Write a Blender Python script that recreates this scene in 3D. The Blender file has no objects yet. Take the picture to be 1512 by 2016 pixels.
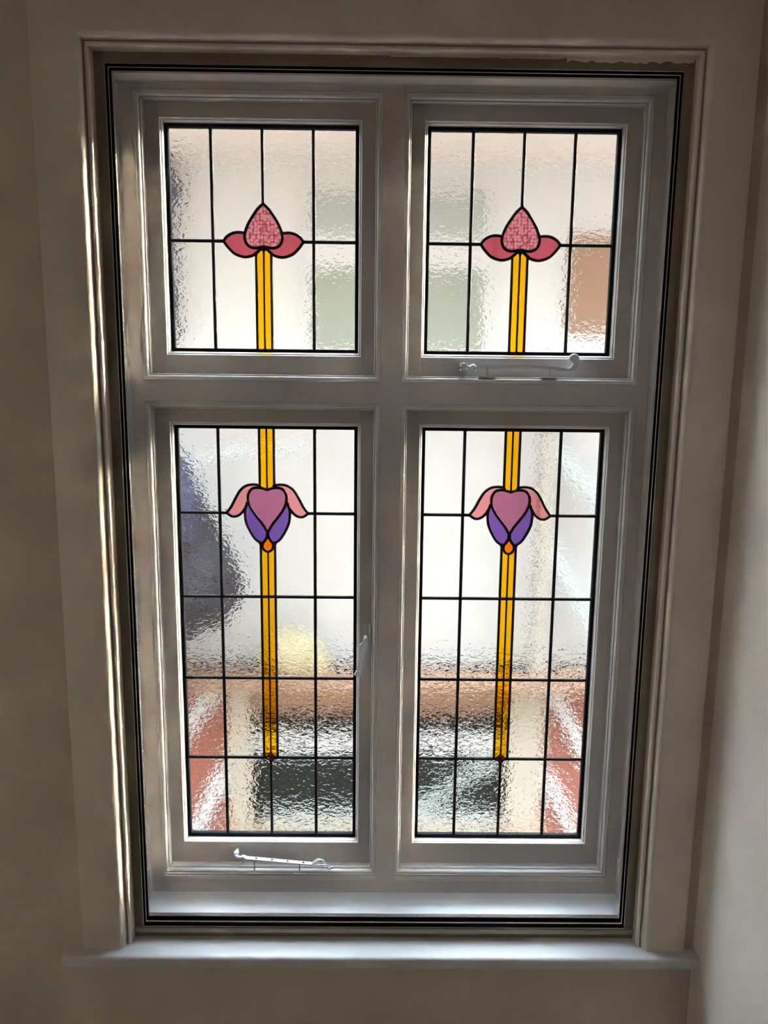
import bpy, bmesh, math, random
from mathutils import Matrix, Vector
random.seed(7)
SC = bpy.context.scene
COL = SC.collection

# ------------------------------------------------------------------ camera
cam_d = bpy.data.cameras.new('camera')
cam_d.sensor_fit = 'VERTICAL'
cam_d.sensor_height = 24.0
cam_d.lens = 24.0 * 1530.0 / 2016.0
cam_d.clip_start = 0.02
cam = bpy.data.objects.new('camera', cam_d)
COL.objects.link(cam)
cam.matrix_world = (Matrix.Translation((-0.0273, -1.6696, 1.2939)) @ Matrix.Rotation(-0.0090, 4, 'Z')
                    @ Matrix.Rotation(math.pi / 2 - 0.1694, 4, 'X') @ Matrix.Rotation(0.0113, 4, 'Z'))
SC.camera = cam

# ------------------------------------------------------------------ light
SC.view_settings.view_transform = 'Standard'
SC.view_settings.look = 'None'
SC.view_settings.exposure = 0.0
SC.view_settings.gamma = 1.0
SC.view_settings.use_curve_mapping = False

w = bpy.data.worlds.new('sky')
SC.world = w
w.use_nodes = True
nt = w.node_tree
bg = nt.nodes['Background']
tc = nt.nodes.new('ShaderNodeTexCoord')
sep = nt.nodes.new('ShaderNodeSeparateXYZ')
rmp = nt.nodes.new('ShaderNodeValToRGB')
nt.links.new(tc.outputs['Generated'], sep.inputs[0])
nt.links.new(sep.outputs['Z'], rmp.inputs[0])
nt.links.new(rmp.outputs[0], bg.inputs['Color'])
rmp.color_ramp.elements[0].position = 0.0
rmp.color_ramp.elements[0].color = (0.060, 0.059, 0.058, 1)
rmp.color_ramp.elements[1].position = 1.0
rmp.color_ramp.elements[1].color = (0.74, 0.87, 1.0, 1)
e_ = rmp.color_ramp.elements.new(0.5)
e_.color = (0.145, 0.152, 0.160, 1)
bg.inputs['Strength'].default_value = 38.0
SC.cycles.sample_clamp_indirect = 0.0
SC.cycles.blur_glossy = 0.0

sun_d = bpy.data.lights.new('low_hazy_sun', 'SUN')
sun_d.energy = 32.0
sun_d.angle = math.radians(14)
sun_d.color = (1.0, 0.86, 0.62)
sun = bpy.data.objects.new('low_hazy_sun', sun_d)
COL.objects.link(sun)
sun.rotation_euler = Vector((1.7, 1.0, 0.65)).to_track_quat('Z', 'Y').to_euler()
sun.location = (8, 5, 4)

lamp_d = bpy.data.lights.new('room_fill_light', 'AREA')  # unseen lamp added as weak warm fill for the room
lamp_d.energy = 0.8
lamp_d.shape = 'DISK'
lamp_d.size = 0.6
lamp_d.color = (1.0, 0.80, 0.62)
lamp = bpy.data.objects.new('room_fill_light', lamp_d)
COL.objects.link(lamp)
lamp.location = (-0.5, -1.9, 2.80)

side_d = bpy.data.lights.new('side_fill_light', 'AREA')    # unseen area lamp added to brighten the right wall and architrave
side_d.energy = 6.0
side_d.shape = 'RECTANGLE'
side_d.size = 1.1
side_d.size_y = 1.3
side_d.color = (1.0, 0.93, 0.84)
side = bpy.data.objects.new('side_fill_light', side_d)
COL.objects.link(side)
side.location = (-2.18, -1.9, 0.7)
side.rotation_euler = (math.pi / 2, 0, -math.pi / 2)

# ------------------------------------------------------------------ materials
def lin(c):
    r = []
    for v in c:
        v /= 255.0
        r.append(v / 12.92 if v <= 0.04045 else ((v + 0.055) / 1.055) ** 2.4)
    return (*r, 1.0)

def mat_base(name):
    m = bpy.data.materials.new(name)
    m.use_nodes = True
    m.node_tree.nodes.clear()
    return m, m.node_tree

def paint(name, rgb, rough=0.5, bump=0.0, scale=60.0, vary=0.04, spec=0.5, metallic=0.0, coat=0.0):
    m, t = mat_base(name)
    out = t.nodes.new('ShaderNodeOutputMaterial')
    b = t.nodes.new('ShaderNodeBsdfPrincipled')
    t.links.new(b.outputs[0], out.inputs[0])
    co = t.nodes.new('ShaderNodeTexCoord')
    n = t.nodes.new('ShaderNodeTexNoise')
    n.inputs['Scale'].default_value = 4.0
    n.inputs['Detail'].default_value = 3.0
    t.links.new(co.outputs['Object'], n.inputs['Vector'])
    r = t.nodes.new('ShaderNodeValToRGB')
    c = lin(rgb)
    r.color_ramp.elements[0].position = 0.3
    r.color_ramp.elements[0].color = (c[0] * (1 - vary), c[1] * (1 - vary), c[2] * (1 - vary), 1)
    r.color_ramp.elements[1].position = 0.7
    r.color_ramp.elements[1].color = (min(1, c[0] * (1 + vary)), min(1, c[1] * (1 + vary)), min(1, c[2] * (1 + vary)), 1)
    t.links.new(n.outputs['Fac'], r.inputs[0])
    t.links.new(r.outputs[0], b.inputs['Base Color'])
    b.inputs['Roughness'].default_value = rough
    b.inputs['Metallic'].default_value = metallic
    b.inputs['Specular IOR Level'].default_value = spec
    b.inputs['Coat Weight'].default_value = coat
    if bump:
        n2 = t.nodes.new('ShaderNodeTexNoise')
        n2.inputs['Scale'].default_value = scale
        n2.inputs['Detail'].default_value = 3.0
        t.links.new(co.outputs['Object'], n2.inputs['Vector'])
        bp = t.nodes.new('ShaderNodeBump')
        bp.inputs['Strength'].default_value = 1.0
        bp.inputs['Distance'].default_value = bump
        t.links.new(n2.outputs['Fac'], bp.inputs['Height'])
        t.links.new(bp.outputs[0], b.inputs['Normal'])
    return m

def leaded_glass(name, col, kind='hammered', amp=0.0006, through=0.0):
    """real refracting glass with a relief; col is the transmission of the whole sheet"""
    m, t = mat_base(name)
    out = t.nodes.new('ShaderNodeOutputMaterial')
    g = t.nodes.new('ShaderNodeBsdfGlass')
    g.inputs['IOR'].default_value = 1.5
    g.inputs['Roughness'].default_value = 0.0
    c = tuple(math.sqrt(max(v, 0.0)) for v in col[:3])
    g.inputs['Color'].default_value = (*c, 1)
    tr = t.nodes.new('ShaderNodeBsdfTransparent')
    tr.inputs[0].default_value = (*[v * 0.96 for v in c], 1)
    mx = t.nodes.new('ShaderNodeMixShader')
    mx.inputs[0].default_value = through
    t.links.new(g.outputs[0], mx.inputs[1])
    t.links.new(tr.outputs[0], mx.inputs[2])
    t.links.new(mx.outputs[0], out.inputs[0])
    co = t.nodes.new('ShaderNodeTexCoord')
    mp = t.nodes.new('ShaderNodeMapping')
    t.links.new(co.outputs['Object'], mp.inputs[0])
    info = t.nodes.new('ShaderNodeObjectInfo')
    comb = t.nodes.new('ShaderNodeCombineXYZ')
    mul = t.nodes.new('ShaderNodeMath'); mul.operation = 'MULTIPLY'; mul.inputs[1].default_value = 5.0
    t.links.new(info.outputs['Random'], mul.inputs[0])
    t.links.new(mul.outputs[0], comb.inputs[0])
    t.links.new(mul.outputs[0], comb.inputs[2])
    t.links.new(comb.outputs[0], mp.inputs['Location'])
    bump = t.nodes.new('ShaderNodeBump')
    bump.inputs['Strength'].default_value = 1.0
    if kind == 'hammered':
        mp.inputs['Scale'].default_value = (0.8, 1.0, 1.15)
        n = t.nodes.new('ShaderNodeTexNoise')
        n.inputs['Scale'].default_value = 95.0
        n.inputs['Detail'].default_value = 1.6
        n.inputs['Roughness'].default_value = 0.55
        n.inputs['Distortion'].default_value = 0.4
        t.links.new(mp.outputs[0], n.inputs['Vector'])
        n2 = t.nodes.new('ShaderNodeTexNoise')
        n2.inputs['Scale'].default_value = 24.0
        n2.inputs['Detail'].default_value = 0.0
        t.links.new(mp.outputs[0], n2.inputs['Vector'])
        ad = t.nodes.new('ShaderNodeMath'); ad.operation = 'MULTIPLY_ADD'
        ad.inputs[1].default_value = 2.2
        t.links.new(n2.outputs['Fac'], ad.inputs[0])
        t.links.new(n.outputs['Fac'], ad.inputs[2])
        t.links.new(ad.outputs[0], bump.inputs['Height'])
        bump.inputs['Distance'].default_value = amp
    elif kind == 'cells':
        v = t.nodes.new('ShaderNodeTexVoronoi')
        v.inputs['Scale'].default_value = 135.0
        v.inputs['Randomness'].default_value = 0.55
        t.links.new(mp.outputs[0], v.inputs['Vector'])
        t.links.new(v.outputs['Distance'], bump.inputs['Height'])
        cr = t.nodes.new('ShaderNodeValToRGB')          # darker seeds where the pebbles of the glass meet
        cr.color_ramp.elements[0].position = 0.50
        cr.color_ramp.elements[0].color = (*c, 1)
        cr.color_ramp.elements[1].position = 0.66
        cr.color_ramp.elements[1].color = (c[0] * 0.72, c[1] * 0.5, c[2] * 0.5, 1)
        t.links.new(v.outputs['Distance'], cr.inputs[0])
        t.links.new(cr.outputs[0], g.inputs['Color'])
        bump.inputs['Distance'].default_value = amp
    else:
        n = t.nodes.new('ShaderNodeTexNoise')
        n.inputs['Scale'].default_value = 40.0
        n.inputs['Detail'].default_value = 4.0
        t.links.new(mp.outputs[0], n.inputs['Vector'])
        t.links.new(n.outputs['Fac'], bump.inputs['Height'])
        bump.inputs['Distance'].default_value = amp
    t.links.new(bump.outputs[0], g.inputs['Normal'])
    return m

def clear_sheet(name):
    m, t = mat_base(name)
    out = t.nodes.new('ShaderNodeOutputMaterial')
    fr = t.nodes.new('ShaderNodeFresnel')
    ge = t.nodes.new('ShaderNodeNewGeometry')
    io = t.nodes.new('ShaderNodeMapRange')          # same reflectance met from either side of the sheet
    io.inputs['To Min'].default_value = 1.18
    io.inputs['To Max'].default_value = 1.0 / 1.18
    t.links.new(ge.outputs['Backfacing'], io.inputs['Value'])
    t.links.new(io.outputs['Result'], fr.inputs[0])
    tr = t.nodes.new('ShaderNodeBsdfTransparent'); tr.inputs[0].default_value = (0.99, 0.995, 0.99, 1)
    gl = t.nodes.new('ShaderNodeBsdfGlossy'); gl.inputs['Roughness'].default_value = 0.0
    mx = t.nodes.new('ShaderNodeMixShader')
    t.links.new(fr.outputs[0], mx.inputs[0])
    t.links.new(tr.outputs[0], mx.inputs[1])
    t.links.new(gl.outputs[0], mx.inputs[2])
    t.links.new(mx.outputs[0], out.inputs[0])
    return m

M_WALL = paint('wall_paint', (204, 194, 178), 0.85, bump=0.0006, scale=180)
M_RWALL = paint('side_wall_paint', (228, 222, 214), 0.85, bump=0.0006, scale=180)
M_TRIM = paint('architrave_paint', (214, 205, 192), 0.42, bump=0.0002, scale=60)
M_FRAME = paint('window_frame_paint', (178, 171, 166), 0.40, bump=0.00015, scale=70, vary=0.02)
M_MOULD = paint('gloss_moulding_paint', (190, 186, 182), 0.36, vary=0.02, spec=0.6)
M_SILL = paint('sill_paint', (208, 208, 209), 0.35, bump=0.0002, scale=50, vary=0.02)
M_LINER = paint('khaki_mounting_strip', (122, 111, 90), 0.45, vary=0.12)
M_BLACK = paint('black_rubber_seal', (12, 10, 10), 0.8, vary=0.2, spec=0.08)
M_BROWN = paint('brown_magnetic_seal', (20, 12, 12), 0.8, vary=0.2, spec=0.08)
M_CHROME = paint('bright_aluminium', (215, 210, 210), 0.25, metallic=0.9)
M_LEAD = paint('blackened_lead', (20, 18, 19), 0.6, vary=0.3, bump=0.0002, scale=300, spec=0.25)
M_GASKET = paint('black_blue_gasket', (12, 15, 20), 0.8, vary=0.2, spec=0.08)
M_IRON = paint('white_painted_iron', (204, 205, 208), 0.4, bump=0.0002, scale=200, vary=0.03)
M_HOLE = paint('dark_hole', (40, 40, 46), 0.8, spec=0.1)
M_FLOOR = paint('landing_carpet', (120, 108, 95), 0.95)
G_CLEAR = leaded_glass('hammered_clear_glass', (0.97, 0.97, 0.97))
G_YELLOW = leaded_glass('amber_yellow_glass', (1.0, 0.50, 0.005), 'hammered', 0.0006)
G_ORANGE = leaded_glass('orange_glass', (1.0, 0.20, 0.003), 'smooth', 0.0002)
G_ROSE = leaded_glass('deep_rose_glass', (0.56, 0.105, 0.15), 'smooth', 0.0003)
G_BUD = leaded_glass('pebbled_pink_glass', (0.72, 0.27, 0.34), 'cells', 0.0013)
G_PINK = leaded_glass('salmon_pink_glass', (0.80, 0.30, 0.33), 'smooth', 0.0003)
G_MAUVE = leaded_glass('mauve_glass', (0.47, 0.155, 0.28), 'smooth', 0.0002)
G_PURPLE = leaded_glass('violet_glass', (0.20, 0.095, 0.42), 'smooth', 0.0003)
M_SHEET = clear_sheet('clear_secondary_glass')

# ------------------------------------------------------------------ helpers
def link(name, bm, mat, parent=None, kind=None, label=None, cat=None, smooth=False, loc=(0, 0, 0)):
    bmesh.ops.recalc_face_normals(bm, faces=bm.faces)
    me = bpy.data.meshes.new(name)
    bm.to_mesh(me)
    bm.free()
    me.materials.append(mat)
    if smooth:
        for p in me.polygons:
            p.use_smooth = True
    o = bpy.data.objects.new(name, me)
    COL.objects.link(o)
    o.location = loc
    if parent:
        o.parent = parent
    tag(o, label, cat, kind=kind)
    return o

def tag(o, label=None, cat=None, group=None, kind=None):
    if label: o['label'] = label
    if cat: o['category'] = cat
    if group: o['group'] = group
    if kind: o['kind'] = kind
    return o

def empty(name, loc, label, cat, kind=None, group=None):
    o = bpy.data.objects.new(name, None)
    o.empty_display_size = 0.05
    COL.objects.link(o)
    o.location = loc
    return tag(o, label, cat, group, kind)

def box(bm, x0, x1, y0, y1, z0, z1, bev=0.0):
    vs = [bm.verts.new(p) for p in [(x0, y0, z0), (x1, y0, z0), (x1, y1, z0), (x0, y1, z0),
                                    (x0, y0, z1), (x1, y0, z1), (x1, y1, z1), (x0, y1, z1)]]
    fs = [bm.faces.new([vs[i] for i in f]) for f in
          [(0, 1, 2, 3), (7, 6, 5, 4), (0, 4, 5, 1), (1, 5, 6, 2), (2, 6, 7, 3), (3, 7, 4, 0)]]
    if bev:
        es = list({e for f in fs for e in f.edges})
        bmesh.ops.bevel(bm, geom=es, offset=bev, segments=2, profile=0.5, affect='EDGES')

def mk_box(name, x0, x1, y0, y1, z0, z1, mat, parent=None, bev=0.0, **k):
    bm = bmesh.new()
    box(bm, x0, x1, y0, y1, z0, z1, bev)
    return link(name, bm, mat, parent, **k)

def ring(name, rect, prof, mat, parent=None, sides='LRTB', smooth=False, mats=None, names=None, kb=1.0, **k):
    """four mitred bars; prof = closed polygon of (inset from rect, Y)"""
    x0, x1, z0, z1 = rect
    res = {}
    for s in sides:
        bm = bmesh.new()
        ends = []
        for e in (0, 1):
            vs = []
            for o, y in prof:
                X0, X1, Z0, Z1 = x0 + o, x1 - o, z0 + o * kb, z1 - o
                p = {'L': ((X0, y, Z0), (X0, y, Z1)), 'R': ((X1, y, Z0), (X1, y, Z1)),
                     'T': ((X0, y, Z1), (X1, y, Z1)), 'B': ((X0, y, Z0), (X1, y, Z0))}[s][e]
                vs.append(bm.verts.new(p))
            ends.append(vs)
        n = len(prof)
        for i in range(n):
            bm.faces.new([ends[0][i], ends[0][(i + 1) % n], ends[1][(i + 1) % n], ends[1][i]])
        bm.faces.new(ends[0])
        bm.faces.new(ends[1])
        nm = names[s] if names else name
        o = link(nm, bm, mats[s] if mats else mat, parent, **k)
        if smooth:
            auto_smooth(o)
        res[s] = o
    return res

def auto_smooth(o, ang=40):
    me = o.data
    for p in me.polygons:
        p.use_smooth = True
    bm = bmesh.new(); bm.from_mesh(me)
    for e in bm.edges:
        if len(e.link_faces) == 2:
            e.smooth = e.calc_face_angle(0) < math.radians(ang)
    bm.to_mesh(me); bm.free()

def arc(cx, cy, r, a0, a1, n=6):
    return [(cx + r * math.cos(math.radians(a0 + (a1 - a0) * i / n)),
             cy + r * math.sin(math.radians(a0 + (a1 - a0) * i / n))) for i in range(n + 1)]

def spline(pts, n=5):
    """Catmull-Rom through the points"""
    out = []
    P = [pts[0]] + list(pts) + [pts[-1]]
    for i in range(1, len(P) - 2):
        for k in range(n):
            t = k / n
            out.append(tuple(0.5 * ((2 * P[i][d]) + (-P[i - 1][d] + P[i + 1][d]) * t
                       + (2 * P[i - 1][d] - 5 * P[i][d] + 4 * P[i + 1][d] - P[i + 2][d]) * t * t
                       + (-P[i - 1][d] + 3 * P[i][d] - 3 * P[i + 1][d] + P[i + 2][d]) * t ** 3) for d in range(len(pts[0]))))
    out.append(tuple(pts[-1]))
    return out

def clean(poly):
    r = []
    for p in poly:
        if not r or math.dist(p, r[-1]) > 2e-4:
            r.append(p)
    if math.dist(r[0], r[-1]) < 2e-4:
        r.pop()
    return r

def slab(name, poly, y0, y1, mat, parent, loc=(0, 0, 0), **k):
    poly = clean(poly)
    bm = bmesh.new()
    a = [bm.verts.new((x, y0, z)) for x, z in poly]
    b = [bm.verts.new((x, y1, z)) for x, z in poly]
    bm.faces.new(a)
    bm.faces.new(b[::-1])
    n = len(poly)
    for i in range(n):
        bm.faces.new([a[i], b[i], b[(i + 1) % n], a[(i + 1) % n]])
    return link(name, bm, mat, parent, loc=loc, **k)

def came(name, pts, width, parent, loc=(0, 0, 0), yc=0.100, h=0.0042, mat=None):
    """a strip of lead with domed faces following a line in the plane of the glass"""
    pts = clean(pts)
    n = len(pts)
    w2 = width / 2
    prof = [(-w2, -0.0012), (-w2 * 0.75, -h * 0.8), (-w2 * 0.3, -h), (w2 * 0.3, -h), (w2 * 0.75, -h * 0.8), (w2, -0.0012),
            (w2, 0.0012), (w2 * 0.5, h), (-w2 * 0.5, h), (-w2, 0.0012)]
    bm = bmesh.new()
    rows = []
    for i in range(n):
        if i == 0: d = Vector(pts[1]) - Vector(pts[0])
        elif i == n - 1: d = Vector(pts[-1]) - Vector(pts[-2])
        else:
            d = (Vector(pts[i]) - Vector(pts[i - 1])).normalized() + (Vector(pts[i + 1]) - Vector(pts[i])).normalized()
        d.normalize()
        nx, nz = d.y, -d.x
        rows.append([bm.verts.new((pts[i][0] + nx * o, yc + y, pts[i][1] + nz * o)) for o, y in prof])
    m = len(prof)
    for i in range(n - 1):
        for j in range(m):
            bm.faces.new([rows[i][j], rows[i][(j + 1) % m], rows[i + 1][(j + 1) % m], rows[i + 1][j]])
    bm.faces.new(rows[0]); bm.faces.new(rows[-1])
    o = link(name, bm, mat or M_LEAD, parent, loc=loc)
    auto_smooth(o, 60)
    return o

def tube(bm, pts, rad, seg=10):
    """round bar along 3-D points, rad = number or list"""
    pts = [Vector(p) for p in pts]
    n = len(pts)
    if not hasattr(rad, '__len__'): rad = [rad] * n
    up = Vector((0, 1, 0))
    rows = []
    for i in range(n):
        d = (pts[min(i + 1, n - 1)] - pts[max(i - 1, 0)]).normalized()
        a = d.cross(up)
        if a.length < 1e-3: a = d.cross(Vector((1, 0, 0)))
        a.normalize(); b = a.cross(d).normalized()
        rows.append([bm.verts.new(pts[i] + (a * math.cos(2 * math.pi * j / seg) + b * math.sin(2 * math.pi * j / seg)) * rad[i]) for j in range(seg)])
    for i in range(n - 1):
        for j in range(seg):
            bm.faces.new([rows[i][j], rows[i][(j + 1) % seg], rows[i + 1][(j + 1) % seg], rows[i + 1][j]])
    bm.faces.new(rows[0]); bm.faces.new(rows[-1])

def ball(bm, c, r, sx=1, sy=1, sz=1):
    bmesh.ops.create_uvsphere(bm, u_segments=16, v_segments=10, radius=r,
                              matrix=Matrix.Translation(c) @ Matrix.Diagonal((sx, sy, sz, 1)))

def plate(bm, poly, y0, y1, bev=0.0):
    poly = clean(poly)
    a = [bm.verts.new((x, y0, z)) for x, z in poly]
    b = [bm.verts.new((x, y1, z)) for x, z in poly]
    f = [bm.faces.new(a), bm.faces.new(b[::-1])]
    n = len(poly)
    for i in range(n):
        f.append(bm.faces.new([a[i], b[i], b[(i + 1) % n], a[(i + 1) % n]]))
    if bev:
        es = [e for e in f[0].edges]
        bmesh.ops.bevel(bm, geom=es, offset=bev, segments=2, profile=0.5, affect='EDGES')

# ================================================================== the room
HX = 0.596            # half width of the opening at the room side
ZT = 1.9245           # top of that opening
wall = empty('wall_window', (0, 0, 0), 'beige painted wall holding the stained glass window', 'wall', 'structure')
PX = 0.633            # the plaster stops under the architrave
mk_box('plaster', -2.2, -PX, -0.03, 0.0005, -1.3, 2.85, M_WALL, wall)
mk_box('plaster', PX, 0.95, -0.03, 0.0005, -1.3, 2.85, M_WALL, wall)
mk_box('plaster', -PX, PX, -0.03, 0.0005, 1.961, 2.85, M_WALL, wall)
mk_box('plaster', -PX, PX, -0.03, 0.0005, -1.3, -0.0515, M_WALL, wall)
mk_box('masonry', -2.2, -HX, 0.0005, 0.12, -1.3, 2.85, M_WALL, wall)
mk_box('masonry', HX, 0.95, 0.0005, 0.12, -1.3, 2.85, M_WALL, wall)
mk_box('masonry', -HX, HX, 0.0005, 0.12, ZT, 2.85, M_WALL, wall)
mk_box('masonry', -HX, HX, 0.0005, 0.12, -1.3, -0.0515, M_WALL, wall)
mk_box('wall_right', 0.733, 0.95, -3.6, -0.03, -1.3, 2.85, M_RWALL, kind='structure',
       label='pale side wall meeting the window wall at its corner', cat='wall')
mk_box('wall_left', -2.3, -2.2, -3.6, 0.12, -1.3, 2.85, M_WALL, kind='structure', label='beige wall far to the side of the landing', cat='wall')
mk_box('wall_back', -2.2, 0.733, -3.7, -3.6, -1.3, 2.85, M_WALL, kind='structure', label='beige wall behind the camera', cat='wall')
mk_box('ceiling', -2.3, 0.95, -3.7, 0.12, 2.85, 2.95, M_WALL, kind='structure', label='plain ceiling of the landing', cat='ceiling')
mk_box('floor', -2.3, 0.95, -3.7, 0.12, -1.4, -1.3, M_FLOOR, kind='structure', label='carpeted floor of the landing', cat='floor')

# ---- architrave with a quirked bead round the opening (left, right, head)
OW = 0.130            # distance from the black seal (x = .575) to the outer edge of the architrave
o0 = -(OW)            # insets are negative: outwards from the .575 rectangle
prof_arch = [(-0.0215, 0.0), (-0.0215, -0.0170)]
prof_arch += [(-0.0262 + 0.0047 * math.cos(math.radians(a)), -0.0250 - 0.0060 * math.sin(math.radians(a))) for a in (0, 25, 50, 75, 100, 130, 160)]
prof_arch += [(-0.0312, -0.0225), (-0.0325, -0.0225)]
prof_arch += [(-0.0440 + 0.0110 * math.cos(math.radians(a)), -0.0300 - 0.0170 * math.sin(math.radians(a))) for a in (0, 15, 30, 45, 60, 75, 90)]
prof_arch += [(o0 + 0.004, -0.047), (o0 + 0.001, -0.046), (o0, -0.043), (o0, -0.030), (-0.060, -0.030), (-0.060, 0.0)]
arch_rect = (-0.575, 0.575, -0.0255, 1.9030)
def arch_side(s, n, lab):
    x0, x1, z0, z1 = arch_rect
    bm = bmesh.new(); ends = []
    for e in (0, 1):
        vs = []
        for o, y in prof_arch:
            if s == 'L': p = ((x0 + o, y, z0), (x0 + o, y, z1 - o))[e]
            elif s == 'R': p = ((x1 - o, y, z0), (x1 - o, y, z1 - o))[e]
            else: p = ((x0 + o, y, z1 - o), (x1 - o, y, z1 - o))[e]
            vs.append(bm.verts.new(p))
        ends.append(vs)
    k = len(prof_arch)
    for i in range(k):
        bm.faces.new([ends[0][i], ends[0][(i + 1) % k], ends[1][(i + 1) % k], ends[1][i]])
    bm.faces.new(ends[0]); bm.faces.new(ends[1])
    o = link(n, bm, M_TRIM, kind='structure', label=lab, cat='architrave')
    auto_smooth(o, 35)
arch_side('L', 'trim_1', 'upright beige architrave at the left of the window, its rounded bead catching light')
arch_side('R', 'trim_2', 'upright beige architrave between the window and the side wall corner')
arch_side('T', 'trim_3', 'horizontal beige architrave across the head of the window')

# ---- sill board with a rounded nosing
bm = bmesh.new()
nose = [(-0.003, -0.0535), (-0.003, -0.0255), (-0.0660, -0.0255)] + \
       [(-0.0660 + 0.008 * math.cos(math.radians(a)), -0.0335 + 0.008 * math.sin(math.radians(a))) for a in (110, 130, 150, 170, 180)] + \
       [(-0.0740, -0.047), (-0.0715, -0.0535)]
for x in (-0.745, 0.733):
    [bm.verts.new((x, y, z)) for y, z in nose]
bm.verts.ensure_lookup_table()
n = len(nose); A = bm.verts[:n]; B = bm.verts[n:]
for i in range(n): bm.faces.new([A[i], A[(i + 1) % n], B[(i + 1) % n], B[i]])
bm.faces.new(A); bm.faces.new(B)
o = link('trim_4', bm, M_SILL, kind='structure', label='white painted window board running below the window into the corner', cat='window sill')
auto_smooth(o, 35)

# ---- step under the glazing and khaki mounting strip round it
strip = empty('trim_5', (0, 0, 0), 'khaki mounting strip lining the opening around the secondary glazing', 'mounting strip', 'structure')
lin_prof = [(-0.0215, -0.003), (-0.0125, -0.003), (-0.0120, -0.0042), (0.0, -0.0042), (0.0, 0.006), (-0.0215, 0.006)]
mk = ring('strip', (-0.575, 0.575, 0.0, 1.903), lin_prof, M_LINER, strip, sides='LRT')
bm = bmesh.new(); box(bm, -0.5965, 0.5965, -0.0095, 0.006, -0.0120, 0.0, 0.0012)
link('strip', bm, paint('grey_bottom_strip', (150, 143, 132), 0.3, vary=0.06), strip, label='paler shiny strip along the bottom')
mk_box('packing', -0.596, 0.596, -0.0035, 0.05, -0.0515, -0.0120, M_LINER, strip, label='shadowed step above the window board')
# ragged edge of old paint along the top strip
random.seed(3)
def ragged(xa, xb, zt, d0, d1, k):
    top = [(xa, zt), (xb, zt)]
    low = [(xb + (xa - xb) * i / k, zt - random.uniform(d0, d1)) for i in range(k + 1)]
    return top + low
slab('paint_edge', ragged(0.34, 0.594, 1.9243, 0.003, 0.009, 26), -0.0036, -0.0028, M_TRIM, strip, label='ragged edge of dried white paint')
slab('paint_edge', ragged(-0.01, 0.33, 1.9243, 0.0006, 0.0020, 26), -0.0036, -0.0028, M_TRIM, strip)

# ================================================================== secondary glazing
sg = empty('secondary_glazing', (0, 0, 0), 'clear secondary glazing sheet with black and silver seals in front of the timber window', 'glazing')
R0 = (-0.575, 0.575, 0.0, 1.903)
def bar_prof(a, b, y0, y1, r=0.0006):
    return [(a, y1), (a, y0 + r), (a + r, y0), (b - r, y0), (b, y0 + r), (b, y1)]
ring('outer_lip', R0, bar_prof(0.0002, 0.0014, -0.0060, 0.004), M_CHROME, sg, kb=2.02)
ring('outer_seal', R0, bar_prof(0.0014, 0.0068, -0.0050, 0.004), M_BLACK, sg, kb=2.02)
ring('silver_bead', R0, bar_prof(0.0068, 0.0086, -0.0062, 0.004), M_CHROME, sg, kb=2.02)
ring('inner_seal', R0, bar_prof(0.0086, 0.0137, -0.0046, 0.004), M_BROWN, sg, kb=2.02)
ring('inner_lip', R0, bar_prof(0.0137, 0.0146, -0.0040, 0.004, 0.0003), M_CHROME, sg, kb=2.02)
mk_box('glass_sheet', -0.563, 0.563, -0.0010, 0.0030, 0.012, 1.891, M_SHEET, sg)

# ================================================================== timber window frame
win = empty('window_1', (0, 0, 0), 'white painted timber frame of four lights with mullion and transom', 'window frame', 'structure')
FY, BY = 0.05, 0.115
JX, LX0, LX1 = 0.571, 0.0225, 0.539
ZB, ZU0, ZU1, ZH = 0.1005, 1.2405, 1.2865, 1.876
# jamb linings and head lining (the narrow reveal) with coved inner corner
cove = lambda r: [(0.0 + r - r * math.cos(math.radians(a)), FY - r + r * math.sin(math.radians(a))) for a in (0, 22, 45, 67, 90)]
lin_p = [(-0.0245, 0.0062), (0.0, 0.0062)] + cove(0.006) + [(0.006, BY), (-0.0245, BY)]
r_ = ring('frame_lining', (-JX, JX, 0.030, 1.889), lin_p, M_FRAME, win, sides='LRT')
for q in r_.values(): auto_smooth(q, 35)
mk_box('jamb', -0.5655, -LX1, FY, BY, ZB, 1.8835, M_FRAME, win)
mk_box('jamb', LX1, 0.5655, FY, BY, ZB, 1.8835, M_FRAME, win)
mk_box('head', -LX1, LX1, FY, BY, ZH, 1.8835, M_FRAME, win)
mk_box('mullion', -LX0, LX0, FY, BY, ZB, ZH, M_FRAME, win)
mk_box('transom', -LX1, -LX0, FY, BY, ZU0, ZU1, M_FRAME, win)
mk_box('transom', LX0, LX1, FY, BY, ZU0, ZU1, M_FRAME, win)
# bottom rail with sloping inner sill and a cove between them
bm = bmesh.new()
bp_ = [(0.0062, -0.010), (0.0062, 0.0295)] + [(0.0362, 0.0360), (0.0412, 0.0382), (0.0456, 0.0420), (0.0486, 0.0475), (FY, 0.0540), (BY, 0.0540), (BY, -0.010)]
for x in (-0.5715, 0.5715):
    [bm.verts.new((x, y, z)) for y, z in bp_]
bm.verts.ensure_lookup_table(); n = len(bp_); A = bm.verts[:n]; B = bm.verts[n:]
for i in range(n): bm.faces.new([A[i], A[(i + 1) % n], B[(i + 1) % n], B[i]])
bm.faces.new(A); bm.faces.new(B)
o = link('inner_sill', bm, M_SILL, win); auto_smooth(o, 35)
mk_box('bottom_rail', -0.5655, 0.5655, FY, BY, 0.0540, ZB, M_FRAME, win)

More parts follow.
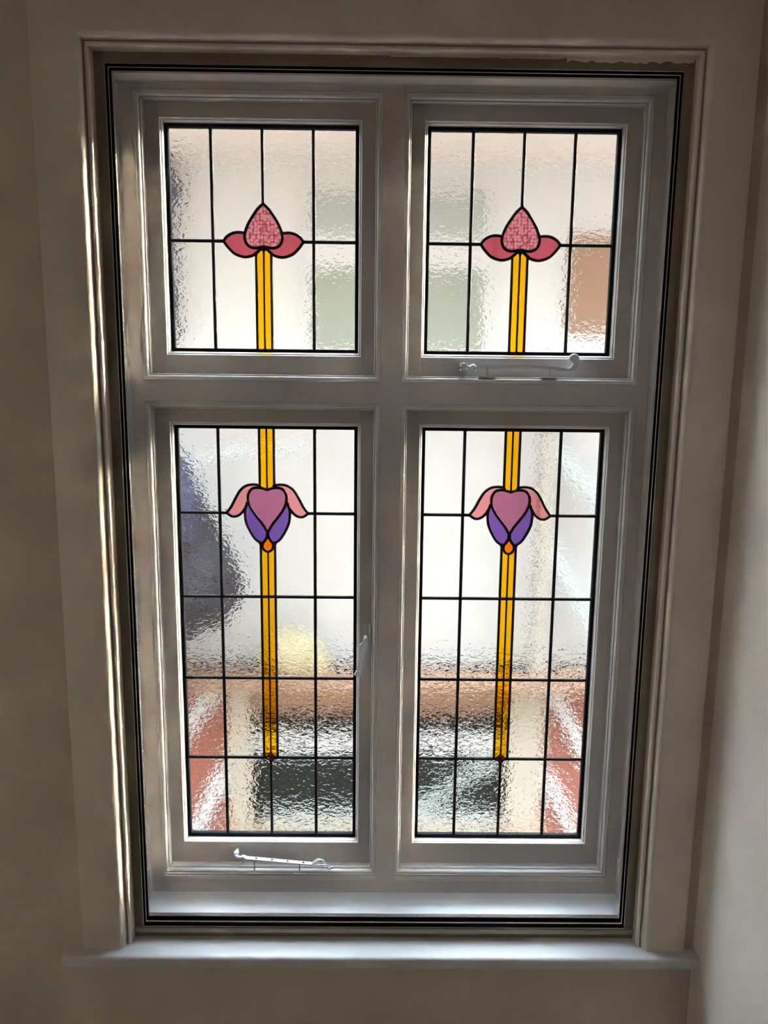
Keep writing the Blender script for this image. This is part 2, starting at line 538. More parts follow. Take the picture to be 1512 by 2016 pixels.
# moulded edge of each of the four openings
ovolo = [(0.0030 + 0.0080 * (1 - math.cos(math.radians(a))), 0.0510 + 0.0095 * math.sin(math.radians(a))) for a in (0, 18, 36, 54, 72, 90)]
ov = [(0.0, 0.0520), (0.0004, 0.0506), (0.0010, 0.0498), (0.0030, 0.0500), (0.0034, 0.0512), (0.0052, 0.0512)] + \
     [(0.0052 + 0.0058 * math.sin(math.radians(a)), 0.0570 - 0.0058 * math.cos(math.radians(a))) for a in (15, 30, 45, 60, 75, 90)] + \
     [(0.0110, 0.0640), (0.0118, 0.0640), (0.0123, 0.0618), (0.0135, 0.0622), (0.0145, 0.0640), (0.0145, 0.0797), (0.0, 0.0797)]
opens = {'UL': (-LX1, -LX0, ZU1, ZH), 'UR': (LX0, LX1, ZU1, ZH), 'LL': (-LX1, -LX0, ZB, ZU0), 'LR': (LX0, LX1, ZB, ZU0)}
for k, r in opens.items():
    rr = ring('moulding', r, ov, M_MOULD, win)
    for q in rr.values(): auto_smooth(q, 32)
    if k[0] == 'L':   # extra weathering bead along the bottom edge
        mk_box('moulding', r[0] + 0.001, r[1] - 0.001, 0.0488, 0.051, r[2] - 0.0138, r[2] - 0.0030, M_MOULD, win, bev=0.0007)

# ================================================================== the four leaded sashes
SX0, SX1 = 0.0377, 0.5247        # sash face extents (mirrored)
GX0, GX1 = 0.0655, 0.4940        # glazing bead extents
CX = 0.2802                      # centre line of each light
HALF = 0.2070
V = 0.1095
D = {'U': dict(face=(1.3007, 1.8582), bead=(1.3410, 1.8312), lead=(1.3495, 1.8240)),
     'L': dict(face=(0.1150, 1.2254), bead=(0.1675, 1.1950), lead=(0.1728, 1.1870))}

TUL_BUD = [(0, 78.5), (11, 68.5), (20, 56.5), (32, 38), (39.5, 20), (41, 6), (35.5, -7), (24.5, -13), (12.3, -13), (0, -10)]
TUL_PT = [(40.0, 17), (53, 18.7), (66, 17), (79, 10.0), (87, 0.0)]
TUL_PB = [(87, 0.0), (78, -12), (64, -25.5), (46.5, -32), (33.4, -32), (19.3, -27), (6, -15)]
IR_H = [(0, 53.0), (11, 57), (24, 58.2), (36, 54.5), (43.5, 42), (43.5, 26), (37, 8.5), (24, -10.5), (11, -27.5), (0, -46.5)]
IR_WT = [(16.5, 64.0), (31.5, 65.8), (47, 63), (61, 52.5), (72, 35), (83, 14), (94, -0.7)]
IR_WB = [(94, -0.7), (82.5, -8.7), (70.5, -8.4), (59.5, -1), (51, 11), (45, 25)]
IR_PO = [(46.5, 20), (51.0, 8), (51.6, -4), (49, -24.5), (39, -46.5), (28, -63.0), (16.5, -70), (7.5, -67), (0.6, -53)]
IR_O = [(0, -55), (5, -63), (10, -69.5), (12.5, -78), (8.5, -88), (0, -92.3)]

def mm(pts, z0, n=5, sm=True):
    p = [(x / 1000.0, z0 + z / 1000.0) for x, z in pts]
    return spline(p, n) if sm else p

def pt_dist_clip(curve, p0):
    """nearest index of the curve to p0"""
    return min(range(len(curve)), key=lambda i: math.dist(curve[i], p0))

def mirror(p): return [(-x, z) for x, z in p][::-1]

def disc(parent, x, z, r, loc):
    bm = bmesh.new()
    bmesh.ops.create_uvsphere(bm, u_segments=10, v_segments=6, radius=r, matrix=Matrix.Translation((x, 0.0985, z)) @ Matrix.Diagonal((1, 0.75, 1, 1)))
    o = link('solder_joint', bm, M_LEAD, parent, smooth=True, loc=loc)

def build_sash(key, label):
    side = -1 if key[1] == 'L' else 1
    d = D[key[0]]
    cx = side * CX
    root = empty('leaded_sash', (cx, 0.08, d['face'][0]), label, 'leaded window')
    L = (-cx, -0.08, -d['face'][0])                 # parts are drawn in world coordinates
    def P(o):
        return o
    kw = dict(parent=root, loc=L)
    xa, xb = (SX0, SX1) if side > 0 else (-SX1, -SX0)
    ga, gb = (GX0, GX1) if side > 0 else (-GX1, -GX0)
    z0, z1 = d['face']; b0, b1 = d['bead']; l0, l1 = d['lead']
    la, lb = cx - HALF, cx + HALF
    # stiles and rails (rails fit between the stiles, hairline joints)
    mk_box('stile', xa - (0.010 if side < 0 else 0.008), ga, 0.08, 0.112, z0 - 0.010, z1 + 0.012, M_FRAME, bev=0.0003, **kw)
    mk_box('stile', gb, xb + (0.008 if side < 0 else 0.010), 0.08, 0.112, z0 - 0.010, z1 + 0.012, M_FRAME, bev=0.0003, **kw)
    mk_box('rail', ga, gb, 0.0801, 0.112, z0 - 0.010, b0, M_FRAME, bev=0.0003, **kw)
    mk_box('rail', ga, gb, 0.0801, 0.112, b1, z1 + 0.012, M_FRAME, bev=0.0003, **kw)
    # glazing beads, rounded, falling towards the glass
    for s in 'LRTB':
        ox = {'L': (la - ga), 'R': (gb - lb), 'T': (b1 - l1), 'B': (l0 - b0)}[s]
        prof = [(-0.0005, 0.0795), (0.0008, 0.0789), (0.0018, 0.0800), (0.0024, 0.0826)]
        for a in (20, 40, 60, 80):
            prof.append((0.0024 + (ox - 0.0024) * math.sin(math.radians(a)), 0.0960 - 0.0134 * math.cos(math.radians(a))))
        prof += [(ox, 0.0985), (ox, 0.111), (-0.0005, 0.111)]
        # corners follow the real rectangle of both edges
        bm = bmesh.new(); ends = []
        def at(o, s2):
            full = {'L': (la - ga), 'R': (gb - lb), 'T': (b1 - l1), 'B': (l0 - b0)}[s2]
            return o / ox * full
        for e in (0, 1):
            vs = []
            for o, y in prof:
                X0, X1, Z0, Z1 = ga + at(o, 'L'), gb - at(o, 'R'), b0 + at(o, 'B'), b1 - at(o, 'T')
                vs.append(bm.verts.new({'L': ((X0, y, Z0), (X0, y, Z1)), 'R': ((X1, y, Z0), (X1, y, Z1)),
                                        'T': ((X0, y, Z1), (X1, y, Z1)), 'B': ((X0, y, Z0), (X1, y, Z0))}[s][e]))
            ends.append(vs)
        n = len(prof)
        for i in range(n):
            bm.faces.new([ends[0][i], ends[0][(i + 1) % n], ends[1][(i + 1) % n], ends[1][i]])
        bm.faces.new(ends[0]); bm.faces.new(ends[1])
        o = link('glazing_bead', bm, M_MOULD, **kw); auto_smooth(o, 35)
    # black border: lead edge with a gasket behind it
    ring('border_lead', (la, lb, l0, l1), [(0, 0.0965), (0.002, 0.0955), (0.006, 0.0955), (0.0075, 0.0970), (0.0075, 0.110), (0, 0.110)],
         M_GASKET, **kw)
    ia, ib, i0, i1 = -HALF + 0.0060, HALF - 0.0060, l0 + 0.0060, l1 - 0.0060
    LG = (L[0] + cx, L[1], L[2])                    # glass drawn about the centre line
    def glass(name, poly, mat, **k2):
        slab(name, poly, 0.0987, 0.1013, mat, root, loc=LG, **k2)
    def both(name, poly, mat, **k2):
        glass(name, poly, mat, **k2); glass(name, mirror(poly), mat, **k2)
    def lead(pts, wd=0.0074, nm='lead_came'):
        came(nm, pts, wd, root, loc=LG)
    def lead2(pts, wd=0.0074):
        lead(pts, wd); lead(mirror(pts), wd)
    def joint2(x, z, r=0.0046):
        for s in ((1, -1) if abs(x) > 1e-6 else (1,)):
            disc(root, s * x, z, r, LG)
    S = 0.0165
    if key[0] == 'U':
        zh = 1.5862
        bud, pt, pb = mm(TUL_BUD, zh), mm(TUL_PT, zh), mm(TUL_PB, zh)
        i = pt_dist_clip(bud, pt[0]); pt[0] = bud[i]
        j = pt_dist_clip(pb, (S, zh - 0.025))
        both('clear_pane', [(V, i1), (ib, i1), (ib, zh), (V, zh)], G_CLEAR)
        both('clear_pane', [(V, zh), (ib, zh), (ib, i0), (V, i0)], G_CLEAR)
        both('clear_pane', [(0, i1), (V, i1), (V, zh)] + pt[::-1] + bud[:i][::-1], G_CLEAR)
        both('clear_pane', [(V, zh), (V, i0), (S, i0)] + [(S, pb[j][1])] + pb[:j][::-1], G_CLEAR)
        both('rose_petal', pt[:-1] + pb + bud[i:-1][::-1], G_ROSE)
        glass('pink_bud', bud + mirror(bud)[1:-1], G_BUD)
        both('yellow_stem', [(0, zh - 0.013), (0.006, zh - 0.015), (S, pb[j][1]), (S, i0), (0, i0)], G_YELLOW)
        lead2([(V, i0 - 0.003), (V, i1 + 0.003)])
        lead([(0, zh + 0.0775), (0, i1 + 0.003)], 0.0068)
        lead2([(0.086, zh), (ib + 0.003, zh)])
        lead2(bud, 0.0066); lead2(pt, 0.0066); lead2(pb, 0.0066)
        lead2([(S, zh - 0.025), (S, i0 - 0.003)], 0.0060)
        lead([(0, zh - 0.012), (0, i0 - 0.003)], 0.0046)
        joint2(V, zh); joint2(0.087, zh, 0.0042); joint2(V, i0); joint2(V, i1); joint2(0, i1); joint2(0, i0, 0.004)
        joint2(S, i0, 0.004); joint2(0, zh + 0.078, 0.0042); joint2(0, zh - 0.0145, 0.0072); joint2(0.0405, zh + 0.016, 0.0040)
        joint2(S, zh - 0.025, 0.0042); joint2(ib, zh, 0.0042)
    else:
        h = [0.9862, 0.7867, 0.5855, 0.3820]
        z0_ = 0.9869
        H, WT, WB, PO, OR = (mm(q, z0_) for q in (IR_H, IR_WT, IR_WB, IR_PO, IR_O))
        ys = [i1] + h + [i0]
        for r in range(5):
            both('clear_pane', [(V, ys[r]), (ib, ys[r]), (ib, ys[r + 1]), (V, ys[r + 1])], G_CLEAR)
        both('clear_pane', [(S, i1), (V, i1), (V, h[0])] + WT[::-1], G_CLEAR)
        k0 = pt_dist_clip(WB, PO[0]); k1 = pt_dist_clip(PO, (S, z0_ - 0.070))
        kk = pt_dist_clip(PO, WB[-6])
        both('clear_pane', [(V, h[0])] + WB[:-5] + PO[kk + 1:k1] + [(S, PO[k1][1]), (S, h[1]), (V, h[1])], G_CLEAR)
        for r in (2, 3):
            both('clear_pane', [(S, h[r - 1]), (V, h[r - 1]), (V, h[r]), (S, h[r])], G_CLEAR)
        both('clear_pane', [(0, h[3] - 0.0125), (0.0105, h[3]), (V, h[3]), (V, i0), (0, i0)], G_CLEAR)
        # flower
        ih = pt_dist_clip(H, WB[-1]); i2 = pt_dist_clip(H, WT[0])
        glass('mauve_heart', H + mirror(H)[1:-1], G_MAUVE)
        both('pink_wing', WT[:-1] + WB + H[i2:ih][::-1], G_PINK)
        ip = pt_dist_clip(H, PO[0])
        both('violet_petal', PO + H[ip:-1][::-1], G_PURPLE)
        glass('orange_drop', OR + mirror(OR)[1:-1], G_ORANGE)
        # stems
        both('yellow_stem', [(0, i1), (S, i1), (S, z0_ + 0.064), (0.011, z0_ + 0.058), (0, z0_ + 0.054)], G_YELLOW)
        both('yellow_stem', [(0, z0_ - 0.0923), (0.0085, z0_ - 0.088), (0.0125, z0_ - 0.080), (S, z0_ - 0.074), (S, h[1]), (0, h[1])], G_YELLOW)
        both('yellow_stem', [(0, h[1]), (S, h[1]), (S, h[2]), (0, h[2])], G_YELLOW)
        both('yellow_stem', [(0, h[2]), (S, h[2]), (S, h[3] + 0.004), (0.0115, h[3]), (0, h[3] + 0.0125)], G_YELLOW)
        glass('pink_diamond', [(0, h[3] + 0.0125), (0.0105, h[3]), (0, h[3] - 0.0125), (-0.0105, h[3])], G_ROSE)
        lead2([(V, i0 - 0.003), (V, i1 + 0.003)])
        lead2([(0.093, h[0]), (ib + 0.003, h[0])])
        for r in (1, 2):
            lead([(-ib - 0.003, h[r]), (ib + 0.003, h[r])])
        lead2([(0.0105, h[3]), (ib + 0.003, h[3])])
        for q in (H, WT, WB, PO, OR): lead2(q, 0.0064)
        lead2([(S, i1 + 0.003), (S, z0_ + 0.062)], 0.0060)
        lead2([(S, z0_ - 0.070), (S, h[3] + 0.002)], 0.0060)
        lead([(0, i1 + 0.003), (0, z0_ + 0.053)], 0.0042)
        lead([(0, z0_ - 0.092), (0, h[3] + 0.012)], 0.0042)
        lead([(0, h[3] - 0.012), (0, i0 - 0.003)], 0.0068)
        lead2([(0, h[3] + 0.0125), (0.0105, h[3]), (0, h[3] - 0.0125)], 0.0042)
        for z in h: joint2(V, z); joint2(ib, z, 0.0042)
        joint2(V, i0); joint2(V, i1); joint2(0, i0); joint2(S, i1, 0.0040)
        joint2(0.094, h[0], 0.0042); joint2(0, z0_ - 0.050, 0.0052); joint2(0.046, z0_ + 0.021, 0.0048)
        joint2(S, z0_ + 0.0615, 0.0052); joint2(0, z0_ + 0.0545, 0.0046); joint2(S, z0_ - 0.072, 0.0050)
        for z in h[1:3]: joint2(S, z, 0.0042)
        joint2(0.0125, h[3], 0.0042)
    return root, L

s_ul, _ = build_sash('UL', 'small upper leaded sash with pink tulip, its bottom rail bare of any stay')
s_ur, L_ur = build_sash('UR', 'small upper leaded sash with pink tulip, scroll-ended stay on its bottom rail')
s_ll, L_ll = build_sash('LL', 'tall lower sash with lever fastener and cage-ended stay, mauve iris in leaded glass')
s_lr, _ = build_sash('LR', 'tall lower sash with no handle or stay, mauve iris in leaded glass')

# dark gaps where the bead has chipped
for root, L, x, z in ((s_ll, L_ll, -0.0703, 0.190), (s_lr, (-CX, -0.08, -0.115), 0.4905, 0.200), (s_ur, L_ur, 0.4905, 1.366)):
    bm = bmesh.new()
    plate(bm, [(x - 0.001, z - 0.012), (x + 0.0014, z - 0.009), (x + 0.0008, z), (x + 0.0014, z + 0.009), (x - 0.0004, z + 0.0125), (x - 0.0012, z)], 0.0835, 0.0990)
    link('chipped_gap', bm, M_BLACK, root, loc=L, label='dark chip in the glazing bead')

# ================================================================== ironmongery
def holder(name, root, L, label):
    o = bpy.data.objects.new(name, None); o.empty_display_size = 0.02
    COL.objects.link(o); o.parent = root; o.location = L; o['label'] = label
    return o

# -- stay of the lower sash: pivot block, flat bar with four holes, twisted cage end
st = holder('casement_stay', s_ll, L_ll, 'white iron stay with four holes and an open twisted cage end')
Y = 0.052
bm = bmesh.new()
box(bm, -0.3800, -0.3500, 0.0775, 0.0803, 0.142, 0.157, 0.0008)
link('back_plate', bm, M_FRAME, st)
bm = bmesh.new()
tube(bm, [(-0.3622, 0.082, 0.1490), (-0.3622, 0.064, 0.1490)], 0.0045, 14)
tube(bm, [(-0.3622, 0.060, 0.1425), (-0.3622, 0.060, 0.1530)], 0.0062, 14)
ball(bm, (-0.3622, 0.060, 0.1530), 0.0062, 1, 1, 0.5)
tube(bm, [(-0.3622, 0.060, 0.1475), (-0.3622, Y, 0.1475)], 0.0040, 10)
tube(bm, [(-0.3622, Y, 0.1475), (-0.3530, Y, 0.1445), (-0.3440, Y, 0.1430)], [0.0045, 0.0035, 0.0050], 12)
link('pivot', bm, M_IRON, st, smooth=True)
bm = bmesh.new()
ball(bm, (-0.3435, Y, 0.1415), 0.0095, 1, 0.65, 1.0)
tube(bm, [(-0.3470, Y - 0.003, 0.1490), (-0.3420, Y - 0.005, 0.1480), (-0.3390, Y - 0.003, 0.1440)], 0.0032, 8)
link('knuckle', bm, M_IRON, st, smooth=True)
bm = bmesh.new()
a, b = Vector((-0.3400, 0.1437)), Vector((-0.1767, 0.1287))
d_ = (b - a).normalized(); nn = Vector((-d_.y, d_.x))
hw = 0.0017
plate(bm, [tuple(a + nn * hw), tuple(b + nn * hw), tuple(b - nn * hw), tuple(a - nn * hw)], Y - 0.0060, Y + 0.0050, 0.0006)
link('stay_bar', bm, M_IRON, st)
bm = bmesh.new()
for qx in (-0.3126, -0.2745, -0.2364, -0.1983):
    q = (qx, a.y + (qx - a.x) * d_.y / d_.x + 0.0017)
    bmesh.ops.create_cone(bm, cap_ends=True, segments=14, radius1=0.0027, radius2=0.0027, depth=0.0016,
                          matrix=Matrix.Translation((q[0], Y - 0.0005, q[1])))
link('peg_hole', bm, M_HOLE, st)
p0, p1 = Vector((-0.178, 0, 0.1290)), Vector((-0.1385, 0, 0.1200))
for k in range(4):
    pts = []
    for i in range(15):
        t = i / 14
        c = p0.lerp(p1, t)
        r = 0.0105 * math.sin(math.pi * t) ** 0.8
        an = math.radians(90 * k + 20 + 120 * t)
        up = 0.0085 * math.sin(math.pi * t)
        pts.append((c.x + 0.002 * math.cos(an) * math.sin(math.pi * t), Y + r * math.sin(an) * 0.9, c.z + up + r * math.cos(an) * 0.75))
    bm = bmesh.new(); tube(bm, pts, 0.0016, 8)
    link('cage_wire', bm, M_IRON, st, smooth=True)
bm = bmesh.new()
tube(bm, spline([(-0.1410, Y, 0.1225), (-0.1378, Y, 0.1172), (-0.1340, Y - 0.001, 0.1172), (-0.1295, Y - 0.003, 0.1215), (-0.1272, Y - 0.004, 0.1232)], 4),
     [0.0022] * 4 + [0.0026] * 9 + [0.0032] * 4, 10)
link('curled_tip', bm, M_IRON, st, smooth=True)
for x in (-0.318, -0.208):
    bm = bmesh.new()
    box(bm, x - 0.014, x + 0.014, 0.048, 0.0628, 0.1020, 0.1046, 0.0006)
    tube(bm, [(x, Y + 0.0025, 0.104), (x, Y + 0.0025, 0.1385 if x < -0.3 else 0.1285)], 0.0020, 8)
    link('stay_peg', bm, M_FRAME, st)

# -- stay of the upper sash: bowed bar with monkey-tail scroll
st = holder('casement_stay', s_ur, L_ur, 'white iron stay with a bowed bar and a scrolled tail')
Y = 0.054
bm = bmesh.new(); box(bm, 0.1380, 0.1630, 0.0775, 0.0803, 1.3110, 1.3340, 0.0008); link('back_plate', bm, M_FRAME, st)
bm = bmesh.new()
box(bm, 0.1520, 0.1660, Y - 0.006, 0.080, 1.3222, 1.3302, 0.0012)
box(bm, 0.1525, 0.1655, Y - 0.005, 0.080, 1.3135, 1.3185, 0.0010)
tube(bm, [(0.160, Y, 1.3255), (0.160, Y, 1.3160)], 0.0035, 10)
tube(bm, [(0.164, Y, 1.3255), (0.170, Y, 1.3215), (0.176, Y, 1.3205)], [0.003, 0.0026, 0.0042], 10)
link('pivot', bm, M_IRON, st)
bm = bmesh.new(); ball(bm, (0.1782, Y, 1.3196), 0.0088, 1, 0.6, 1); link('knuckle', bm, M_IRON, st, smooth=True)
# outline of bar and tail
top = spline([(0.1815, 1.3213), (0.190, 1.3232), (0.2158, 1.3274), (0.2500, 1.3277), (0.2855, 1.3271), (0.3451, 1.3254), (0.3780, 1.3214), (0.3880, 1.3217), (0.3955, 1.3262),
              (0.3975, 1.3325), (0.3945, 1.3362)], 4)
bot = spline([(0.4070, 1.3470), (0.4115, 1.3385), (0.4105, 1.3270), (0.4030, 1.3185), (0.3900, 1.3148), (0.3700, 1.3150), (0.3451, 1.3185), (0.2858, 1.3203), (0.2161, 1.3203), (0.1900, 1.3170), (0.1815, 1.3162)], 4)
bm = bmesh.new()
plate(bm, top + [(0.3985, 1.3470)] + bot, Y - 0.0035, Y + 0.0035, 0.0009)
link('stay_bar', bm, M_IRON, st)
bm = bmesh.new()
tube(bm, spline([(0.4075, Y, 1.3440), (0.4035, Y, 1.3480), (0.3975, Y - 0.001, 1.3488), (0.3915, Y - 0.002, 1.3455), (0.3900, Y - 0.003, 1.3395), (0.3945, Y - 0.004, 1.3370), (0.3965, Y - 0.005, 1.3415)], 4),
     [0.0040] * 8 + [0.0044] * 8 + [0.0036] * 9, 10)
ball(bm, (0.3950, Y - 0.003, 1.3420), 0.0050, 1, 0.8, 1)
link('scroll', bm, M_IRON, st, smooth=True)
for x in (0.2096, 0.3462):
    bm = bmesh.new()
    box(bm, x - 0.019, x + 0.019, 0.050, 0.0628, 1.3005, 1.3032, 0.0006)
    tube(bm, [(x, Y, 1.303), (x, Y, 1.3205)], 0.0022, 8)
    link('stay_peg', bm, M_FRAME, st)

# -- lever fastener on the lower sash
fa = holder('casement_fastener', s_ll, L_ll, 'white lever fastener with a pointed shoulder, hanging down at a slant')
bm = bmesh.new(); box(bm, -0.0567, -0.0435, 0.0765, 0.0803, 0.6790, 0.7290, 0.0010); link('back_plate', bm, M_FRAME, fa)
bm = bmesh.new(); box(bm, -0.0432, -0.0385, 0.0640, 0.0803, 0.6700, 0.7310, 0.0010); link('keeper', bm, M_FRAME, fa)
bm = bmesh.new()
tube(bm, [(-0.0509, 0.078, 0.6999), (-0.0509, 0.056, 0.6999)], 0.0042, 12)
ball(bm, (-0.0509, 0.056, 0.6999), 0.0053, 1, 0.8, 1)
link('pivot_knob', bm, M_IRON, fa, smooth=True)
bm = bmesh.new()
plate(bm, [(-0.0467, 0.6965), (-0.0455, 0.6800), (-0.0505, 0.6735), (-0.0530, 0.6660), (-0.0548, 0.6590), (-0.0603, 0.6231), (-0.0625, 0.6092), (-0.0770, 0.6120),
           (-0.0725, 0.6230), (-0.0615, 0.6665), (-0.0613, 0.6734), (-0.0644, 0.6841), (-0.0560, 0.6940), (-0.0545, 0.6980)][::-1], 0.0560, 0.0620, 0.0010)
link('lever', bm, M_IRON, fa)
bm = bmesh.new(); plate(bm, [(-0.0598, 0.6220), (-0.0622, 0.6088), (-0.0774, 0.6118), (-0.0722, 0.6240)][::-1], 0.0525, 0.0562, 0.0008); link('lever_tip', bm, M_IRON, fa)

# ================================================================== outside
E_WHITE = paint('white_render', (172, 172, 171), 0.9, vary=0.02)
E_WHITE_TONED = paint('toned_down_render', (141, 138, 134), 0.9, vary=0.05)  # same white wall lower down, colour darkened to offset the stronger skylight there
E_BRACE = paint('white_barge_paint', (150, 150, 147), 0.8)
E_SAGE = paint('sage_blind_glass', (118, 124, 114), 0.6)
E_SAGE2 = paint('grey_green_panel', (132, 138, 134), 0.6)
E_TAN = paint('tan_board', (124, 97, 78), 0.8)
E_EAVE = paint('pinkish_soffit', (196, 184, 176), 0.8)
E_PIPE = paint('slate_violet_pipe', (58, 58, 76), 0.6)
E_CREAM = paint('cream_timber', (134, 126, 112), 0.7)
E_DARK = paint('dark_window_glass', (26, 28, 26), 0.8, spec=0.1)
E_GREY = paint('pale_green_grey_timber', (124, 130, 126), 0.7)
E_STONE = paint('beige_stone', (130, 112, 90), 0.85)
E_GROUND = paint('pale_concrete', (105, 102, 98), 0.9)
E_BARK = paint('dark_bark', (62, 50, 46), 0.9)

def leaf_mat(name, rgb_a, rgb_b):
    m, t = mat_base(name)
    out = t.nodes.new('ShaderNodeOutputMaterial'); b = t.nodes.new('ShaderNodeBsdfPrincipled')
    t.links.new(b.outputs[0], out.inputs[0])
    co = t.nodes.new('ShaderNodeTexCoord'); n = t.nodes.new('ShaderNodeTexNoise')
    n.inputs['Scale'].default_value = 9.0; n.inputs['Detail'].default_value = 4.0
    r = t.nodes.new('ShaderNodeValToRGB')
    r.color_ramp.elements[0].position = 0.38; r.color_ramp.elements[0].color = lin(rgb_a)
    r.color_ramp.elements[1].position = 0.62; r.color_ramp.elements[1].color = lin(rgb_b)
    t.links.new(co.outputs['Object'], n.inputs['Vector']); t.links.new(n.outputs['Fac'], r.inputs[0])
    t.links.new(r.outputs[0], b.inputs['Base Color']); b.inputs['Roughness'].default_value = 0.8
    return m

def brick_mat():
    m, t = mat_base('red_brickwork')
    out = t.nodes.new('ShaderNodeOutputMaterial'); b = t.nodes.new('ShaderNodeBsdfPrincipled')
    t.links.new(b.outputs[0], out.inputs[0])
    co = t.nodes.new('ShaderNodeTexCoord'); sp = t.nodes.new('ShaderNodeSeparateXYZ'); cb = t.nodes.new('ShaderNodeCombineXYZ')
    t.links.new(co.outputs['Object'], sp.inputs[0]); t.links.new(sp.outputs['X'], cb.inputs[0]); t.links.new(sp.outputs['Z'], cb.inputs[1])
    br = t.nodes.new('ShaderNodeTexBrick')
    br.inputs['Color1'].default_value = lin((122, 62, 47)); br.inputs['Color2'].default_value = lin((110, 54, 43)); br.inputs['Mortar'].default_value = lin((110, 84, 72))
    br.inputs['Scale'].default_value = 1.0; br.inputs['Brick Width'].default_value = 0.225; br.inputs['Row Height'].default_value = 0.075; br.inputs['Mortar Size'].default_value = 0.008
    t.links.new(cb.outputs[0], br.inputs['Vector']); t.links.new(br.outputs['Color'], b.inputs['Base Color'])
    b.inputs['Roughness'].default_value = 0.9
    return m
E_BRICK = brick_mat()

mk_box('ground', -12, 12, 0.13, 12, -4.2, -4.0, E_GROUND, kind='structure', label='pale paved ground far below outside', cat='ground')
nb = empty('neighbouring_house', (0, 4.0, -4.0), 'blurred white and brick house seen through the obscured glass', 'house')
NL = (0, -4.0, 4.0)
def nbx(name, x0, x1, y0, y1, z0, z1, mat, bev=0.0, par=None, **k):
    return mk_box(name, x0, x1, y0, y1, z0, z1, mat, par or nb, bev, loc=NL if par is None else (0, 0, 0), **k)
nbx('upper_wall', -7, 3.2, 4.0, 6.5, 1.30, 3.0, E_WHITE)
nbx('middle_wall', -7, 3.2, 4.0, 6.5, -0.86, 1.30, E_WHITE_TONED)
nbx('lower_wall', -7, -1.16, 4.0, 6.5, -4.0, -0.86, E_BRICK, label='red brick lower wall')
nbx('lower_wall', 1.28, 3.2, 4.0, 6.5, -4.0, -0.86, E_BRICK, label='red brick lower wall')
nbx('apron_wall', -1.16, 1.28, 4.0, 6.5, -4.0, -2.20, E_STONE)
nbx('eaves_soffit', -7, 3.3, 2.75, 4.0, 2.76, 2.84, E_EAVE)  # overhang drawn extra deep to shade the facade from the overhead sky
nbx('fascia', -7, 3.3, 2.70, 2.75, 2.74, 3.02, E_EAVE)
nbx('roof', -7, 3.3, 2.72, 6.5, 2.98, 3.08, E_PIPE)
nbx('string_course', -7, 3.2, 3.86, 4.0, -1.04, -0.86, E_TAN)
# upstairs window
f = nbx('upper_window_frame', -0.56, 0.76, 3.96, 4.0, 1.42, 2.62, E_WHITE)
nbx('upper_window_pane', -0.50, 0.70, 3.945, 3.96, 1.48, 2.05, E_SAGE)
nbx('upper_window_pane', -0.50, 0.70, 3.945, 3.96, 2.26, 2.55, E_SAGE2)
nbx('tan_shutter', 1.31, 1.75, 3.95, 4.0, 1.64, 2.28, E_TAN)
# broad lower window with cream posts
nbx('window_post', -1.16, -0.98, 3.93, 4.0, -2.20, -1.04, E_CREAM)
nbx('window_post', 0.99, 1.28, 3.93, 4.0, -2.20, -1.04, E_CREAM)
nbx('window_blind', -0.98, 0.99, 4.02, 4.05, -1.27, -1.04, E_TAN)
nbx('window_rail', -0.98, 0.99, 3.98, 4.04, -1.58, -1.42, E_BRACE)
nbx('dark_pane', -0.98, 0.99, 4.05, 4.08, -2.20, -1.04, E_DARK)
nbx('window_sill', -1.2, 1.32, 3.86, 4.02, -2.27, -2.20, E_STONE)
# white diagonal boards on the brick
def diag(name, p, q, wd, y0, y1, mat, par=None, **k):
    a, b = Vector(p), Vector(q); d = (b - a).normalized(); n_ = Vector((-d.y, d.x)) * wd / 2
    bm = bmesh.new(); plate(bm, [tuple(a + n_), tuple(b + n_), tuple(b - n_), tuple(a - n_)], y0, y1)
    return link(name, bm, mat, par or nb, loc=NL if par is None else (0, 0, 0), **k)
diag('white_brace', (-1.62, -1.55), (-1.24, -1.07), 0.13, 3.95, 4.0, E_BRACE)
diag('white_brace', (-1.50, -2.40), (-1.17, -1.66), 0.12, 3.95, 4.0, E_BRACE)
diag('white_brace', (1.34, -1.06), (1.66, -1.66), 0.12, 3.95, 4.0, E_BRACE)
diag('white_brace', (1.30, -1.72), (1.60, -2.30), 0.11, 3.95, 4.0, E_BRACE)
diag('reflection_strip', (0.20, -2.12), (0.92, -1.64), 0.10, 3.99, 4.03, E_GREY)  # pale slanting strip added as a painted reflection in the dark window
nbx('planter', -0.9, 0.95, 3.98, 4.04, -2.20, -2.10, E_SAGE2)
# bracketed post in front of the white wall
pg = empty('bracketed_post', (1.17, 3.75, -0.86), 'pale timber post with two slanting braces in front of the white house wall', 'post')
PL = (-1.17, -3.75, 0.86)
bm = bmesh.new(); box(bm, 1.115, 1.205, 3.70, 3.80, -0.86, 1.42, 0.005); link('post_shaft', bm, paint('weathered_post', (122, 114, 102), 0.8), pg, loc=PL)
for p, q in (((1.17, 0.88), (1.75, 0.20)), ((1.19, 0.16), (1.75, -0.80))):
    a, b = Vector(p), Vector(q); d = (b - a).normalized(); n_ = Vector((-d.y, d.x)) * 0.045
    bm = bmesh.new(); plate(bm, [tuple(a + n_), tuple(b + n_), tuple(b - n_), tuple(a - n_)], 3.72, 3.78); link('slanting_brace', bm, E_GREY, pg, loc=PL)
# ledge the post and pale shrub stand on
nbx('ledge', -7, 3.2, 3.62, 4.0, -0.90, -0.86, E_TAN)
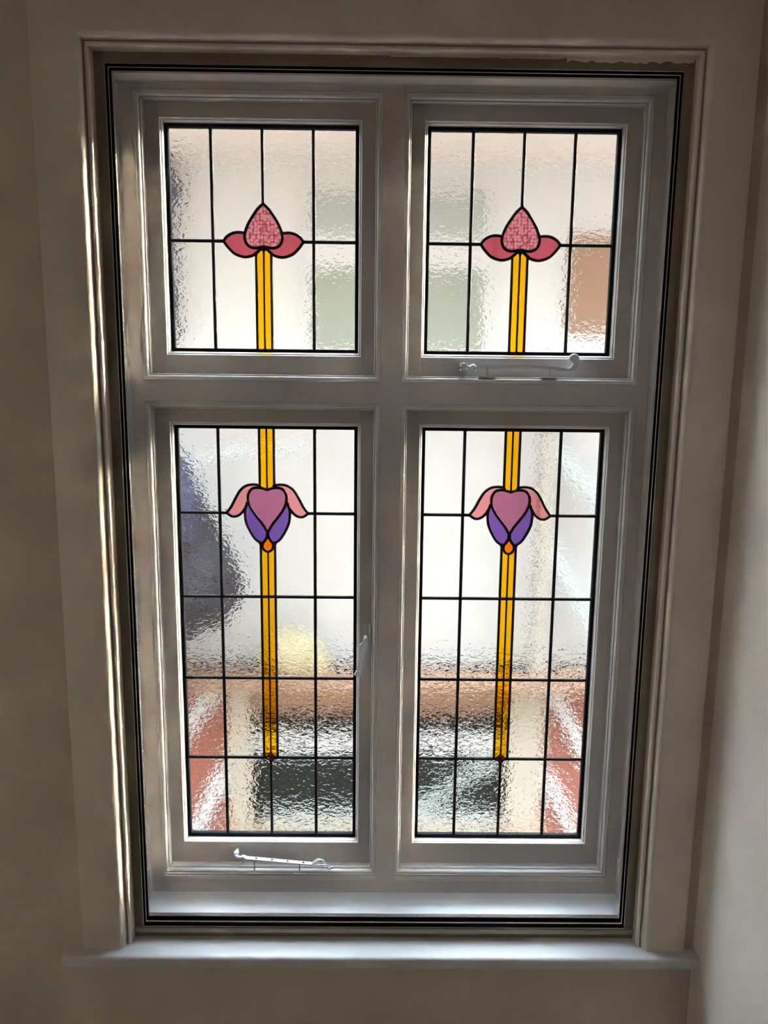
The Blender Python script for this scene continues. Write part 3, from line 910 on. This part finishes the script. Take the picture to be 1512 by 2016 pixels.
# downpipe
dp = empty('downpipe', (-1.50, 3.85, 1.55), 'slate-violet rainwater pipe on the house wall beside the tulip sash', 'pipe')
bm = bmesh.new(); tube(bm, [(0, 0, 0), (0, 0, 1.19)], 0.075, 16); link('pipe_shaft', bm, E_PIPE, dp, smooth=True)
bm = bmesh.new(); tube(bm, [(0, 0, 0.92), (0, 0, 1.02)], [0.11, 0.14], 16); link('hopper', bm, E_PIPE, dp)
# trees and shrubs
def crown(name, parts, mat, parent, seed):
    random.seed(seed)
    bm = bmesh.new()
    for (c, r, sx, sz) in parts:
        bm2 = bmesh.new()
        bmesh.ops.create_icosphere(bm2, subdivisions=4, radius=r, matrix=Matrix.Translation(c) @ Matrix.Diagonal((sx, 0.7, sz, 1)))
        for v in bm2.verts:
            v.co += (v.co - Vector(c)) * random.uniform(-0.10, 0.10)
        me = bpy.data.meshes.new('t'); bm2.to_mesh(me); bm2.free(); bm.from_mesh(me); bpy.data.meshes.remove(me)
    return link(name, bm, mat, parent)
tr = empty('dark_leaved_tree', (-2.05, 3.3, -4.0), 'dark plum-leaved tree blurred behind the lower iris sash', 'tree')
bm = bmesh.new(); tube(bm, spline([(0.6, 0, 4.60), (0.95, 0, 4.78), (1.25, 0, 4.84), (1.6, 0, 4.85)], 4), 0.022, 8); link('branch', bm, E_GREY, tr, smooth=True)
bm = bmesh.new(); tube(bm, spline([(0, 0, 0), (0.03, 0, 1.5), (0.0, 0, 3.0), (0.15, 0, 4.2)], 4), [0.09 - 0.004 * i for i in range(13)], 12); link('trunk', bm, E_BARK, tr, smooth=True)
crown('crown', [((0.36, -0.1, 4.48), 0.54, 1.0, 0.85)], leaf_mat('slate_leaves', (26, 26, 42), (42, 42, 64)), tr, 6)
crown('crown', [((0.54, 0, 4.2), 0.44, 1.0, 1.0), ((0.70, 0, 3.98), 0.42, 1.0, 0.9), ((0.10, 0, 3.9), 0.5, 1.0, 1.0)],
      leaf_mat('plum_leaves', (12, 9, 14), (24, 19, 26)), tr, 5)
sh_ = empty('pale_shrub', (-0.64, 3.78, -0.86), 'small straw-yellow shrub on the ledge beyond the iris stem', 'shrub')
crown('leaf_mass', [((0.0, 0, 0.17), 0.19, 1.1, 0.9), ((0.16, 0, 0.1), 0.12, 1.0, 0.8)], leaf_mat('straw_leaves', (128, 116, 82), (140, 132, 108)), sh_, 8)
